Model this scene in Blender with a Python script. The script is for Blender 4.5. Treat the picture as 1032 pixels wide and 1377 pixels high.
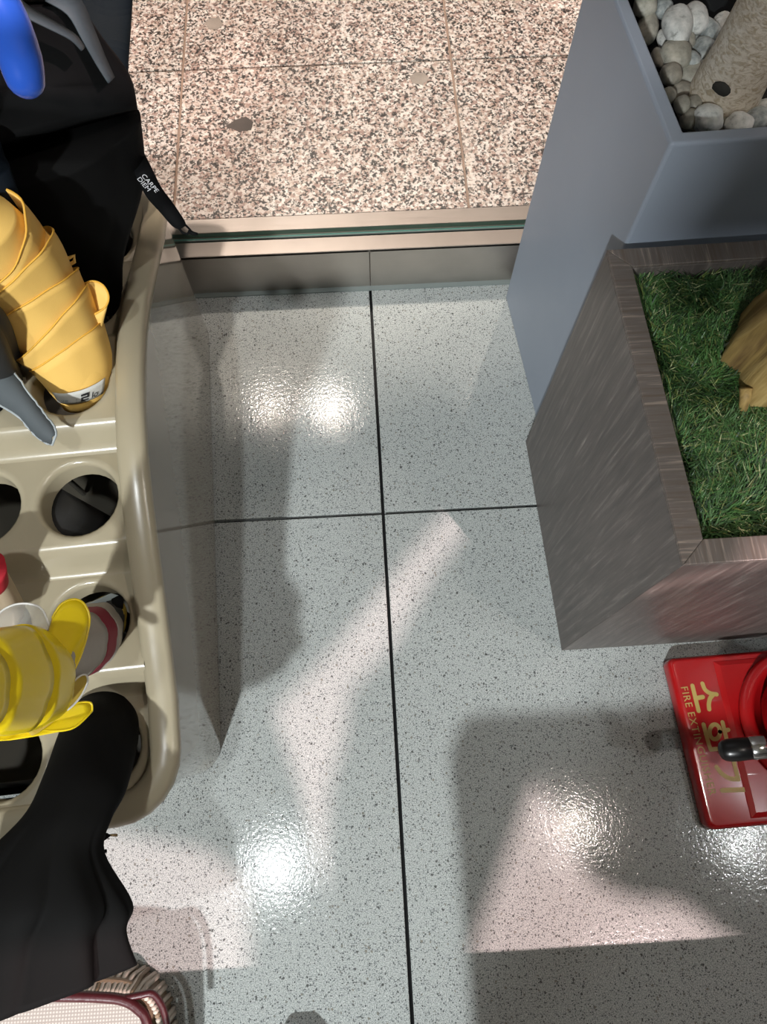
import bpy, bmesh, math, random
from mathutils import Vector, Matrix, noise
for o in list(bpy.data.objects): bpy.data.objects.remove(o)
sc = bpy.context.scene
COL = sc.collection
R = math.radians
rnd = random.Random(7)

# ------------------------------------------------------------ camera
CAM_H, TILT, HEAD, FPX = 1.2, R(20.5), R(3.1), 950.0
cd = bpy.data.cameras.new('camera'); cam = bpy.data.objects.new('camera', cd); COL.objects.link(cam)
cam.location = (0, 0, CAM_H); cam.rotation_euler = (TILT, 0, -HEAD)
cd.sensor_fit = 'HORIZONTAL'; cd.sensor_width = 36; cd.lens = 36*FPX/1032; cd.clip_start = .02
sc.camera = cam
# ------------------------------------------------------------ world, exposure
w = bpy.data.worlds.new('world'); sc.world = w; w.use_nodes = True
w.node_tree.nodes['Background'].inputs[0].default_value = (1, .96, .88, 1)
w.node_tree.nodes['Background'].inputs[1].default_value = .07
sc.view_settings.view_transform = 'Standard'; sc.view_settings.look = 'None'
sc.view_settings.gamma = 1; sc.view_settings.use_curve_mapping = False
sc.view_settings.exposure = 0.33
CEIL = 2.62
# downlights of the ceiling: x, y, colour, watts, half cone, lamp radius, blend
# then brightness of the visible lens and the floor point the lamp head is turned to
LAMPS = [(1.15, -1.08, (1, .74, .72), 400, 34, .010, .3, 6, (.2, .1)),
         (.935, -.278, (1, .86, .78), 22, 55, .03, .5, 150, None),
         (-.539, -.380, (.95, .99, 1), 54, 27, .045, .25, 6, (-.75, .55)),
         (1.742, -.389, (.95, .99, 1), 24, 30, .05, .5, 40, (.60, .75)),
         (-1.2, -2.65, (.95, .99, 1), 690, 16, .08, .45, 6, (.06, .14)),
         (-.546, 2.045, (1, .79, .70), 150, 29.5, .035, .16, 120, None),
         (-.200, 2.052, (1, .79, .70), 120, 29.5, .035, .16, 120, None),
         (.75, 1.95, (1, .79, .70), 95, 29, .035, .16, 6, None)]

# ------------------------------------------------------------ helpers
RM = Matrix.Rotation(-HEAD, 3, 'Z') @ Matrix.Rotation(TILT, 3, 'X')
def at(px, py, z=0.0):
    d = RM @ Vector((px-516, -(py-688.5), -FPX)); t = (z-CAM_H)/d.z
    return Vector((0, 0, CAM_H)) + d*t

def tag(o, label=None, cat=None, group=None, kind=None):
    if label: o['label'] = label
    if cat: o['category'] = cat
    if group: o['group'] = group
    if kind: o['kind'] = kind
    return o
def empty(name, loc, label, cat, group=None):
    o = bpy.data.objects.new(name, None); COL.objects.link(o); o.location = loc; o.empty_display_size = .05
    return tag(o, label, cat, group)
def link(name, me, mat, parent=None, smooth=False, keep=True):
    o = bpy.data.objects.new(name, me); COL.objects.link(o)
    if mat and not me.materials: me.materials.append(mat)
    if smooth:
        for p in me.polygons: p.use_smooth = True
    if parent:
        o.parent = parent
        if keep:
            def world_of(q):
                m = Matrix.Translation(q.location) @ q.rotation_euler.to_matrix().to_4x4()
                return world_of(q.parent) @ q.matrix_parent_inverse @ m if q.parent else m
            o.matrix_parent_inverse = world_of(parent).inverted()
    return o
def mesh(name, verts, faces):
    me = bpy.data.meshes.new(name); me.from_pydata([tuple(v) for v in verts], [], faces); me.update()
    bm = bmesh.new(); bm.from_mesh(me); bmesh.ops.recalc_face_normals(bm, faces=bm.faces); bm.to_mesh(me); bm.free()
    return me
def mod_bevel(o, wd, seg=2, ang=35):
    m = o.modifiers.new('b', 'BEVEL'); m.width = wd; m.segments = seg; m.limit_method = 'ANGLE'; m.angle_limit = R(ang)
    return o
def solid(o, t, off=0):
    m = o.modifiers.new('s', 'SOLIDIFY'); m.thickness = t; m.offset = off; return o
def subd(o, n=1):
    m = o.modifiers.new('d', 'SUBSURF'); m.levels = n; m.render_levels = n; return o
def prism(name, pts, z0, z1, mat, parent=None, bev=0, seg=2):
    n = len(pts)
    v = [(p[0], p[1], z0) for p in pts]+[(p[0], p[1], z1) for p in pts]
    f = [list(range(n))[::-1], list(range(n, 2*n))]+[(i, (i+1) % n, n+(i+1) % n, n+i) for i in range(n)]
    o = link(name, mesh(name, v, f), mat, parent)
    if bev: mod_bevel(o, bev, seg)
    return o
def box(name, x0, x1, y0, y1, z0, z1, mat, parent=None, bev=0):
    return prism(name, [(x0, y0), (x1, y0), (x1, y1), (x0, y1)], z0, z1, mat, parent, bev)
def tube(name, pts, rad, mat, parent=None, n=10, closed=False, cap=True):
    pts = [Vector(p) for p in pts]; m = len(pts)
    if not hasattr(rad, '__len__'): rad = [rad]*m
    V, F = [], []; ref = None
    for i, p in enumerate(pts):
        if closed: t = pts[(i+1) % m]-pts[i-1]
        else: t = pts[min(i+1, m-1)]-pts[max(i-1, 0)]
        t.normalize()
        if ref is None: ref = t.orthogonal().normalized()
        ref = (ref-t*ref.dot(t)).normalized(); b = t.cross(ref)
        for k in range(n):
            a = 2*math.pi*k/n; V.append(p+(ref*math.cos(a)+b*math.sin(a))*rad[i])
    for i in range(m if closed else m-1):
        j = (i+1) % m
        for k in range(n): F.append((i*n+k, i*n+(k+1) % n, j*n+(k+1) % n, j*n+k))
    if cap and not closed: F.append(list(range(n))[::-1]); F.append(list(range((m-1)*n, m*n)))
    return link(name, mesh(name, V, F), mat, parent, True)
def spline(pts, n=6):
    pts = [Vector(p) for p in pts]; out = []
    for i in range(len(pts)-1):
        p0, p1, p2, p3 = pts[max(i-1, 0)], pts[i], pts[i+1], pts[min(i+2, len(pts)-1)]
        for k in range(n):
            t = k/n
            out.append(.5*((2*p1)+(p2-p0)*t+(2*p0-5*p1+4*p2-p3)*t*t+(3*p1-p0-3*p2+p3)*t**3))
    return out+[pts[-1]]
def stations(sts, n=5):
    """(left px, right px, z, depth ratio): the two ends of a cross-section, smoothed along the axis"""
    L = spline([at(*s[0], s[2]) for s in sts], n); Q = spline([at(*s[1], s[2]) for s in sts], n)
    D = spline([(s[3], 0, 0) for s in sts], n)
    C = [(a+b)/2 for a, b in zip(L, Q)]; out = []
    for i in range(len(C)):
        ax = (C[min(i+1, len(C)-1)]-C[max(i-1, 0)]).normalized()
        e1 = (Q[i]-L[i])/2; e2 = ax.cross(e1); e2 = e2.normalized()*e1.length*D[i].x
        if e2.z < 0: e2 = -e2
        out.append((C[i], e1, e2, ax))
    return out
def loft(name, st, mat, parent, prof=None, nseg=48, cap0=True, cap1=True, a0=0, a1=2*math.pi, shift=None):
    full = a1-a0 > 6.28; V, F = [], []; m = len(st); na = nseg if full else nseg+1
    for i, (c, e1, e2, ax) in enumerate(st):
        for k in range(na):
            a = a0+(a1-a0)*k/nseg; s = prof(a, i/(m-1)) if prof else 1
            p = c+(e1*math.cos(a)+e2*math.sin(a))*s
            if shift: p = p+ax*shift(a, i/(m-1))
            V.append(p)
    for i in range(m-1):
        for k in range(nseg):
            k2 = (k+1) % na
            F.append((i*na+k, i*na+k2, (i+1)*na+k2, (i+1)*na+k))
    if full and cap0: F.append(list(range(na))[::-1])
    if full and cap1: F.append(list(range((m-1)*na, m*na)))
    return link(name, mesh(name, V, F), mat, parent, True)
def text_mesh(name, s, size, place, mat, parent, extrude=0, spacing=1.0):
    cu = bpy.data.curves.new('t', 'FONT'); cu.body = s; cu.size = size; cu.space_character = spacing
    cu.resolution_u = 3; cu.space_line = .85
    t = bpy.data.objects.new('t', cu); COL.objects.link(t)
    dg = bpy.context.evaluated_depsgraph_get()
    me = bpy.data.meshes.new_from_object(t.evaluated_get(dg))
    bpy.data.objects.remove(t)
    for v in me.vertices: v.co = place(v.co.x, v.co.y)
    me.materials.clear()
    return link(name, me, mat, parent)

# ------------------------------------------------------------ materials
def lin(c):
    if isinstance(c, str): c = tuple(int(c[i:i+2], 16)/255 for i in (0, 2, 4))
    return tuple(((x/12.92) if x <= .04045 else ((x+.055)/1.055)**2.4) for x in c)+(1,)
class M:
    def __init__(s, name, col='808080', rough=.5, metal=0, **kw):
        s.m = bpy.data.materials.new(name); s.m.use_nodes = True; s.t = s.m.node_tree
        s.b = s.t.nodes['Principled BSDF']
        s.b.inputs['Base Color'].default_value = lin(col); s.b.inputs['Roughness'].default_value = rough
        s.b.inputs['Metallic'].default_value = metal
        for k, v in kw.items(): s.b.inputs[k.replace('_', ' ')].default_value = v
    def n(s, typ, **kw):
        nd = s.t.nodes.new('ShaderNode'+typ)
        for k, v in kw.items():
            if k in nd.inputs: nd.inputs[k].default_value = v
            else: setattr(nd, k, v)
        return nd
    def l(s, a, b): s.t.links.new(a, b)
    def coord(s, scale=(1, 1, 1), rot=(0, 0, 0), kind='Object'):
        tc = s.n('TexCoord'); mp = s.n('Mapping'); mp.inputs['Scale'].default_value = scale; mp.inputs['Rotation'].default_value = rot
        s.l(tc.outputs[kind], mp.inputs[0]); return mp.outputs[0]
    def ramp(s, fac, stops, interp='LINEAR'):
        r = s.n('ValToRGB'); cr = r.color_ramp; cr.interpolation = interp
        while len(cr.elements) < len(stops): cr.elements.new(.5)
        for e, (p, c) in zip(cr.elements, stops): e.position = p; e.color = lin(c)
        s.l(fac, r.inputs[0]); return r.outputs[0]
    def mix(s, f, a, b, blend='MIX'):
        x = s.n('Mix', data_type='RGBA', blend_type=blend)
        for sock, v in ((x.inputs[0], f), (x.inputs[6], a), (x.inputs[7], b)):
            if hasattr(v, 'is_output'): s.l(v, sock)
            elif isinstance(v, (int, float)): sock.default_value = v
            else: sock.default_value = lin(v)
        return x.outputs[2]
    def noise(s, co, scale, detail=2, rough=.5, dist=0):
        q = s.n('TexNoise'); s.l(co, q.inputs['Vector']); q.inputs['Scale'].default_value = scale
        q.inputs['Detail'].default_value = detail; q.inputs['Roughness'].default_value = rough; q.inputs['Distortion'].default_value = dist
        return q.outputs['Fac']
    def voro(s, co, scale, feature='F1', rand=1):
        q = s.n('TexVoronoi', feature=feature); s.l(co, q.inputs['Vector']); q.inputs['Scale'].default_value = scale
        q.inputs['Randomness'].default_value = rand; return q
    def math(s, op, a, b=0.0):
        q = s.n('Math', operation=op)
        for sock, v in ((q.inputs[0], a), (q.inputs[1], b)):
            if hasattr(v, 'is_output'): s.l(v, sock)
            else: sock.default_value = v
        return q.outputs[0]
    def bump(s, h, strength=.2, dist=.002):
        q = s.n('Bump'); q.inputs['Strength'].default_value = strength; q.inputs['Distance'].default_value = dist
        s.l(h, q.inputs['Height']); s.l(q.outputs[0], s.b.inputs['Normal'])
    def col(s, c): s.l(c, s.b.inputs['Base Color'])

def chips(m, co, scale, keep, size, soft=.05):
    """irregular chips: a share of voronoi cells, trimmed to a blob"""
    wob = m.n('TexNoise'); m.l(co, wob.inputs['Vector']); wob.inputs['Scale'].default_value = scale*1.7
    sub = m.n('VectorMath', operation='SUBTRACT'); m.l(wob.outputs['Color'], sub.inputs[0]); sub.inputs[1].default_value = (.5, .5, .5)
    sc_ = m.n('VectorMath', operation='SCALE'); m.l(sub.outputs[0], sc_.inputs[0]); sc_.inputs['Scale'].default_value = .9/scale
    add = m.n('VectorMath', operation='ADD'); m.l(co, add.inputs[0]); m.l(sc_.outputs[0], add.inputs[1])
    v = m.voro(add.outputs[0], scale)
    sep = m.n('SeparateColor'); m.l(v.outputs['Color'], sep.inputs[0])
    pick = m.math('LESS_THAN', sep.outputs[0], keep)
    sz = m.math('MULTIPLY', m.math('ADD', sep.outputs[1], .5), size)
    d = m.n('MapRange', interpolation_type='SMOOTHSTEP'); m.l(m.math('SUBTRACT', v.outputs['Distance'], sz), d.inputs[0])
    d.inputs[1].default_value = -soft; d.inputs[2].default_value = soft; d.inputs[3].default_value = 1; d.inputs[4].default_value = 0
    return m.math('MULTIPLY', pick, d.outputs[0]), sep.outputs[2]

t = M('terrazzo', rough=.2, Specular_IOR_Level=.25); co = t.coord()
c = t.ramp(t.noise(co, 5, 4), [(.3, '9a9f9e'), (.7, 'a9adab')])
c = t.mix(.85, c, t.ramp(t.noise(co, 620, 3, .7), [(.34, '5f6564'), (.50, 'a2a7a5'), (.66, 'c9cdca')]))
f, r_ = chips(t, co, 400, .46, .34); c = t.mix(t.math('MULTIPLY', f, .88), c, t.ramp(r_, [(0, '34383a'), (1, '63686a')]))
f, r_ = chips(t, co, 230, .16, .32); c = t.mix(t.math('MULTIPLY', f, .85), c, t.ramp(r_, [(0, '383838'), (.6, '626563'), (1, '77746a')]))
f, r_ = chips(t, co, 300, .08, .28); c = t.mix(t.math('MULTIPLY', f, .5), c, 'ced2cf')
t.col(c)
h = t.math('ADD', t.noise(co, 165, 2), t.math('MULTIPLY', t.noise(co, 420, 1), .3)); t.bump(h, .26, .0008)
rr = t.n('MapRange'); t.l(t.noise(co, 7, 3), rr.inputs[0]); rr.inputs[3].default_value = .07; rr.inputs[4].default_value = .14; t.l(rr.outputs[0], t.b.inputs['Roughness'])
TERR = t.m

t = M('granite', rough=.42); co = t.coord()
wob = t.n('TexNoise'); t.l(co, wob.inputs['Vector']); wob.inputs['Scale'].default_value = 260; wob.inputs['Detail'].default_value = 3
sub = t.n('VectorMath', operation='SCALE'); t.l(wob.outputs['Color'], sub.inputs[0]); sub.inputs['Scale'].default_value = .010
ad = t.n('VectorMath', operation='ADD'); t.l(co, ad.inputs[0]); t.l(sub.outputs[0], ad.inputs[1])
v = t.voro(ad.outputs[0], 165); sp = t.n('SeparateColor'); t.l(v.outputs['Color'], sp.inputs[0])
c = t.ramp(sp.outputs[0], [(0, 'cabdb6'), (.34, 'b6a499'), (.52, 'a68d82'), (.64, 'd5ccc5'), (.80, '967c73')], 'CONSTANT')
v2 = t.voro(ad.outputs[0], 250); sp2 = t.n('SeparateColor'); t.l(v2.outputs['Color'], sp2.inputs[0])
dk = t.ramp(sp2.outputs[1], [(0, '000000'), (.64, 'ffffff')], 'CONSTANT')
clump = t.ramp(t.noise(co, 70, 2), [(.28, '000000'), (.42, 'ffffff')])
dkf = t.n('RGBToBW'); t.l(t.mix(1.0, dk, clump, 'MULTIPLY'), dkf.inputs[0])
c = t.mix(t.math('MULTIPLY', dkf.outputs[0], .96), c, t.ramp(sp2.outputs[2], [(0, '0e0d0d'), (.6, '241f1d'), (1, '4a403a')]))
# dried run marks and worn patches of the stone
wv = t.noise(t.coord((9, .9, 1)), 1.0, 1); st_ = t.ramp(wv, [(.492, '000000'), (.5, 'ffffff'), (.508, '000000')])
sb = t.n('RGBToBW'); t.l(st_, sb.inputs[0])
c = t.mix(t.math('MULTIPLY', sb.outputs[0], .35), c, 'd5c4b8')
t.col(c); t.bump(t.noise(co, 500, 2), .12, .001); GRAN = t.m

def plain(name, col, rough=.5, metal=0, bump=None, var=.0, **kw):
    t = M(name, col, rough, metal, **kw); co = t.coord()
    if var: t.col(t.mix(t.noise(co, 30, 4), tuple(x*(1-var) for x in hexf(col)), tuple(min(1, x*(1+var)) for x in hexf(col))))
    if bump: t.bump(t.noise(co, bump[0], 3), bump[1], bump[2] if len(bump) > 2 else .002)
    return t.m
def hexf(c): return tuple(int(c[i:i+2], 16)/255 for i in (0, 2, 4))

JOINT = plain('joint_rubber', '15171a', .7); MORTAR = plain('granite_joint', '8d7668', .9, bump=(300, .3), var=.1)
def brushed(name, col, rough, sx, sy, sz):
    t = M(name, col, rough, 1); co = t.coord((sx, sy, sz))
    t.col(t.mix(t.noise(t.coord((3, 3, 3)), 4, 4), tuple(x*.86 for x in hexf(col)), col)); t.bump(t.noise(co, 1, 3), .08, .0004)
    rr = t.n('MapRange'); t.l(t.noise(co, 1, 3), rr.inputs[0]); rr.inputs[3].default_value = rough-.08; rr.inputs[4].default_value = rough+.12
    t.l(rr.outputs[0], t.b.inputs['Roughness']); return t.m
STEEL = brushed('brushed_steel', 'a8a099', .36, 12, 900, 900); STEEL_R = brushed('brushed_riser_steel', 'c9c2ba', .45, 12, 900, 900)
DARKGAP = plain('channel_metal', '8d857b', .5, .5)
# glazing: clear sheet that lets light through and mirrors at grazing angles
t = M('glazing'); tr = t.n('BsdfTransparent'); tr.inputs[0].default_value = (.93, .97, .96, 1); gl = t.n('BsdfGlossy'); gl.inputs['Roughness'].default_value = .02
fr = t.n('Fresnel'); ge = t.n('NewGeometry'); ior = t.n('MapRange'); t.l(ge.outputs['Backfacing'], ior.inputs[0]); ior.inputs[3].default_value = 1.45; ior.inputs[4].default_value = 1/1.45
t.l(ior.outputs[0], fr.inputs[0]); mx = t.n('MixShader'); t.l(fr.outputs[0], mx.inputs[0]); t.l(tr.outputs[0], mx.inputs[1]); t.l(gl.outputs[0], mx.inputs[2])
t.l(mx.outputs[0], t.t.nodes['Material Output'].inputs[0]); GLASS = t.m
t = M('glass_edge', '5f8f86', .2); GEDGE = t.m
t = M('beige_plastic', 'b3aa92', .26, Specular_IOR_Level=.6); co = t.coord((14, 160, 14))
t.col(t.mix(t.noise(t.coord(), 6, 3), '958c76', 'a49b84')); t.bump(t.noise(t.coord(), 55, 2), .10, .001); BEIGE = t.m
t = M('beige_plastic_side_shaded', '938b7d', .09, Specular_IOR_Level=.7, Coat_Weight=.8, Coat_Roughness=.05); co = t.coord((3, 150, 8))  # same plastic, base colour darkened for the less lit side wall
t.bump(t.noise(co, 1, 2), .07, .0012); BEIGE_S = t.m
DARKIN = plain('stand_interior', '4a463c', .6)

def wood(name, sx, sy, sz, a='4a4542', b='77706b'):
    t = M(name, a, .42); co = t.coord((sx, sy, sz))
    n1 = t.noise(co, 1, 5, .65, .4); c = t.ramp(n1, [(.30, a), (.55, '5d5652'), (.70, b), (.80, 'b3aaa0')])
    t.col(c); t.bump(n1, .18, .001); return t.m
WOOD_V = wood('dark_wood_upright_grain', 150, 150, 9); WOOD_X = wood('dark_wood_cross_grain', 10, 260, 60, '54493f', '8a7c70'); WOOD_Y = wood('dark_wood_edge_grain', 260, 10, 60, '54493f', '8a7c70')
t = M('blue_grey_planter', '76808c', .5); co = t.coord()
t.col(t.mix(t.noise(co, 4, 3), '838d9b', '929aa6')); t.bump(t.noise(co, 160, 2), .06, .0008); PLANT = t.m
SOIL = plain('dark_soil', '1d1c1b', .95, bump=(120, .8, .01), var=.3)
t = M('birch_bark', 'c9bda8', .75); co = t.coord((110, 110, 190)); n1 = t.noise(co, 1, 4, .6, 1.2)
z_ = t.noise(t.coord(), 9, 2); c = t.mix(t.ramp(n1, [(.44, 'ffffff'), (.62, '000000')]), t.ramp(z_, [(.35, 'a7977e'), (.65, 'b9ab93')]), t.ramp(z_, [(.35, 'cfc4b2'), (.65, 'ddd5c8')]))
t.col(c); t.bump(n1, .5, .004); BARK = t.m
t = M('ridged_root_bark', '8a7040', .7); co = t.coord((60, 60, 5)); n1 = t.noise(co, 1, 4, .6, .3)
t.col(t.ramp(n1, [(.3, '5b4626'), (.5, '8f7745'), (.68, 'b59c66'), (.8, 'c9b98f')])); t.bump(n1, .5, .004); ROOT = t.m
KNOT = plain('dark_knot', '2f2e2a', .9, bump=(90, .8)); 
PEB = []
for i, (a, b) in enumerate([('c4c6c2', 'e9e8e3'), ('9a988c', 'b9b5a8'), ('7c796f', '9a968a'), ('8d9494', 'c6cac6')]):
    t = M('pebble_stone_%s' % 'abcd'[i], a, .55); co = t.coord(); n1 = t.noise(co, 70, 5, .65)
    t.col(t.ramp(n1, [(.30, '6f6f68'), (.42, a), (.65, b)])); t.bump(n1, .25, .002); PEB.append(t.m)
GR = []
for i, cc in enumerate(['2a4720', '3d6230', '1a331a', '626d38', '989e74']): GR.append(plain('grass_blade_%s' % 'abcde'[i], cc, .5, var=.25))
MAT_ = plain('turf_backing', '14240f', .9)
RED = plain('glossy_red', 'b01418', .22, Coat_Weight=.5); REDX = plain('red_enamel', 'a31217', .2, Coat_Weight=.6)
GOLD = plain('gold_print', 'bfa860', .45); BLACKP = plain('black_rubber', '0b0b0c', .3); CHROME = plain('chrome', 'd4d4d2', .18, 1)
def cloth(name, col, rough=.85, var=.12, sc_=700, **kw):
    t = M(name, col, rough, **kw); co = t.coord(); n1 = t.noise(co, 18, 3)
    t.col(t.mix(n1, tuple(x*(1-var) for x in hexf(col)), tuple(min(1, x*(1+var)) for x in hexf(col)))); t.bump(t.noise(co, sc_, 2), .15, .0006); return t.m
BLK = cloth('black_cloth', '060606', .8, Specular_IOR_Level=.15); BLK2 = cloth('black_cloth_lower', '08090a', .8, Specular_IOR_Level=.15); NAVY = cloth('navy_cloth', '0c141c', .75, Specular_IOR_Level=.15); TEAL_SHEEN = cloth('slate_sheen_cloth', '38444a', .7)
YEL = cloth('golden_yellow_cloth', 'e2b862', .75, .05); YELD = cloth('golden_yellow_cloth_inner', 'dba63c', .75, .06)
GREY = cloth('grey_cloth', '4b5154', .8); LGREY = cloth('pale_grey_cloth', '9aa1a3', .8); CHAR = cloth('charcoal_cloth', '2b2b2a', .7)
LEM = plain('lemon_vinyl', 'ecd01c', .28, bump=(40, .15)); WPIPE = plain('white_piping', 'd9d9d6', .5)
t = M('clear_vinyl', 'c9c8c0', .12, Transmission_Weight=.0); t.b.inputs['Alpha'].default_value = .35; VINYL = t.m
STONE = cloth('stone_grey_cloth', 'a09a90', .8); MAROON = cloth('maroon_cloth', '7c1f30', .7); OLIVE = cloth('olive_yellow_cloth', 'a89038', .7)
REDC = cloth('red_cloth', 'b01c2c', .7); SAND = cloth('sand_cloth', 'a9987f', .8); PALE = cloth('pale_blue_grey_cloth', 'a9b5b8', .7)
LABEL = cloth('label_patch', 'b4b4ae', .7); INK = plain('black_ink', '17171a', .6); FADE = plain('faded_ink', '7d8a90', .7); SILVER = plain('silver_thread', 'b9b9bc', .5)
BLUE = plain('blue_plastic', '2a58c0', .25, bump=(60, .08)); BTIP = plain('brass_tip', '8a7350', .4, .6)
t = M('canvas', 'dcd9d0', .85); co = t.coord(); 
wx = t.n('TexWave', wave_type='BANDS', bands_direction='X'); wx.inputs['Scale'].default_value = 75; t.l(co, wx.inputs[0])
wy = t.n('TexWave', wave_type='BANDS', bands_direction='Y'); wy.inputs['Scale'].default_value = 75; t.l(co, wy.inputs[0])
hh = t.math('MULTIPLY', wx.outputs['Fac'], wy.outputs['Fac']); t.col(t.mix(hh, '8d8a84', 'bebbb3')); t.bump(hh, .5, .001); CANVAS = t.m
RATTAN = plain('white_rattan', 'b3aa9d', .55, bump=(90, .2), var=.1); RATD = plain('brown_rattan', '7b6a55', .6); LEATH = plain('maroon_leather', '3f1016', .4, bump=(200, .2))
BENCH = wood('brown_bench_wood', 8, 120, 120, '2c1c15', '4a3226'); CEILM = plain('ceiling_paint', 'd8d8d4', .9); LEAF = plain('broad_leaf', '2c5a2a', .4, var=.15)
STAIN = plain('black_scuff', '4a423e', .8, var=.2); STAIN2 = plain('grey_scuff', '8d8178', .8, var=.2)
def emis(name, col, s):
    t = M(name, col, .5); t.b.inputs['Emission Color'].default_value = (*col, 1) if not isinstance(col, str) else lin(col); t.b.inputs['Emission Strength'].default_value = s; return t.m

# ------------------------------------------------------------ floor: terrazzo tiles with open joints
floor = box('floor', -2.2, 2.4, -2.9, .946, -.06, -.012, JOINT); tag(floor, kind='structure', label='dark jointed bed under the grey terrazzo tiles')
GX, GY, TS, J = .0235, .446, .84, .0055
for ix in range(-3, 3):
    for iy in range(-4, 2):
        x0, x1 = GX+ix*TS, GX+(ix+1)*TS; y0 = GY+(iy-1)*TS; y1 = min(y0+TS, .946)
        x0 = max(x0, -2.2)
        if y1-y0 < .1 or y1 < -2.85: continue
        box('tile', x0+J/2, x1-J/2, max(y0, -2.9)+J/2, y1-J/2, -.014, 0, TERR, floor, .0012)
# step up to the outside paving, with steel trim and a glazing channel
SZ = .108; XL, XR = -2.2, 2.4
ground = box('ground', XL, XR, 1.034, 3.4, -.06, SZ-.003, MORTAR); tag(ground, kind='structure', label='sandy joints under the pink granite paving outside')
gx, gy, gs, gj = -.355, 1.445, .580, .005
for ix in range(-4, 5):
    for iy in range(-1, 4):
        x0, x1, y0, y1 = gx+ix*gs, gx+(ix+1)*gs, gy+iy*gs, gy+(iy+1)*gs
        y0 = max(y0, 1.034); x0 = max(x0, XL); x1 = min(x1, XR); y1 = min(y1, 3.4)
        if x1-x0 < .03 or y1-y0 < .05: continue
        box('granite_slab', x0+gj/2, x1-gj/2, y0+gj/2, y1-gj/2, SZ-.03, SZ+.0005, GRAN, ground, .0012)
sill = empty('trim_1', (0, .95, 0), 'brushed steel door sill with a glazing channel', 'sill'); tag(sill, kind='structure')
JX = .0235
for a, b in ((XL, JX), (JX+.0015, XR)):
    box('riser_plate', a, b, .944, .950, .002, SZ, STEEL_R, sill, .0008)
box('front_strip', XL, XR, .944, .979, SZ-.006, SZ+.001, STEEL, sill, .0012)
box('channel_bed', XL, XR, .950, 1.03, .01, SZ-.009, DARKGAP, sill)
box('rear_strip', XL, XR, .999, 1.034, SZ-.02, SZ+.003, STEEL, sill, .0012)
box('sill_shade_strip', XL, XR, .934, .944, 0, .003, plain('sill_shade_grey', '77807e', .6), sill)  # grey strip painting the sill's shadow along the floor
win = empty('window_1', (0, .992, SZ), 'tall clear glass pane standing in the steel sill channel', 'window'); tag(win, kind='structure')
pane = box('pane', XL, XR, .9885, .9965, SZ-.0088, CEIL, GLASS, win)
box('pane_edge', XL, XR, .9883, .9967, SZ-.0092, SZ-.0085, GEDGE, win)
box('gasket', XL, XR, .9855, .9882, SZ-.010, SZ-.003, plain('gasket_grey', '3f4c4a', .6), win)
ceil_ = box('ceiling', XL, XR, -2.9, 3.4, CEIL+.012, CEIL+.05, CEILM); tag(ceil_, kind='structure')
# scuffs on the paving
def blot(name, pts, mat, z, label, cat='stain'):
    o = prism(name, [at(*p, z)[:2] for p in pts], z, z+.0006, mat); tag(o, label, cat); return o
blot('paving_stain', [(303, 170), (318, 161), (331, 157), (341, 164), (338, 175), (322, 177)], STAIN, SZ+.0005, 'black wedge-shaped scuff on the granite paving beyond the sill')

blot('paving_stain', [(276, 30), (284, 24), (296, 25), (300, 34), (292, 40), (280, 39)], STAIN2, SZ+.0005, 'faint round grey scuff at the far paving edge')
blot('paving_stain', [(551, 103), (560, 97), (572, 99), (577, 107), (568, 114), (555, 112)], STAIN2, SZ+.0005, 'faint grey scuff beside the paving joint near the planter')

# ------------------------------------------------------------ downlights
LN = ['warm white', 'warm white', 'cool white', 'cool white', 'cool white', 'warm white', 'warm white', 'warm white']
LP = ['lighting the floor through the leaves', 'above the red extinguisher side of the grass box', 'above the beige umbrella stand', 'farthest to the side past the red extinguisher', 'in the far room corner behind the bench', 'outside the glass, first from the umbrella stand side', 'outside the glass, middle one', 'outside the glass, behind the blue grey planter']
for i, (x, y, colr, pw, cone, rad, bl, lens, aim) in enumerate(LAMPS):
    e = empty('ceiling_downlight', (x, y, CEIL), 'round %s ceiling downlight %s' % (LN[i], LP[i]), 'ceiling light', 'ceiling downlights')
    ring = [(.050, .012), (.050, -.004), (.041, -.006), (.036, .002), (.036, .011)]
    V, F = [], []; n = 28
    for (rr_, zz) in ring:
        for k in range(n): a = 2*math.pi*k/n; V.append((x+rr_*math.cos(a), y+rr_*math.sin(a), CEIL+zz))
    for j in range(len(ring)-1):
        for k in range(n): F.append((j*n+k, j*n+(k+1) % n, (j+1)*n+(k+1) % n, (j+1)*n+k))
    link('trim_ring', mesh('trim_ring', V, F), CEILM, e, True)
    prism('lens', [(x+.036*math.cos(2*math.pi*k/20), y+.036*math.sin(2*math.pi*k/20)) for k in range(20)], CEIL+.006, CEIL+.009, emis('lamp_lens', (.93, .97, 1) if lens > 300 else colr, lens), e)
    ld = bpy.data.lights.new('downlight_beam', 'SPOT'); ld.energy = pw; ld.color = colr; ld.spot_size = R(cone*2); ld.spot_blend = bl; ld.shadow_soft_size = rad
    lo = bpy.data.objects.new('downlight_beam', ld); COL.objects.link(lo); lo.location = (x, y, CEIL-.02)
    if aim: lo.rotation_euler = (Vector((*aim, 0))-lo.location).to_track_quat('-Z', 'Y').to_euler()

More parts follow.
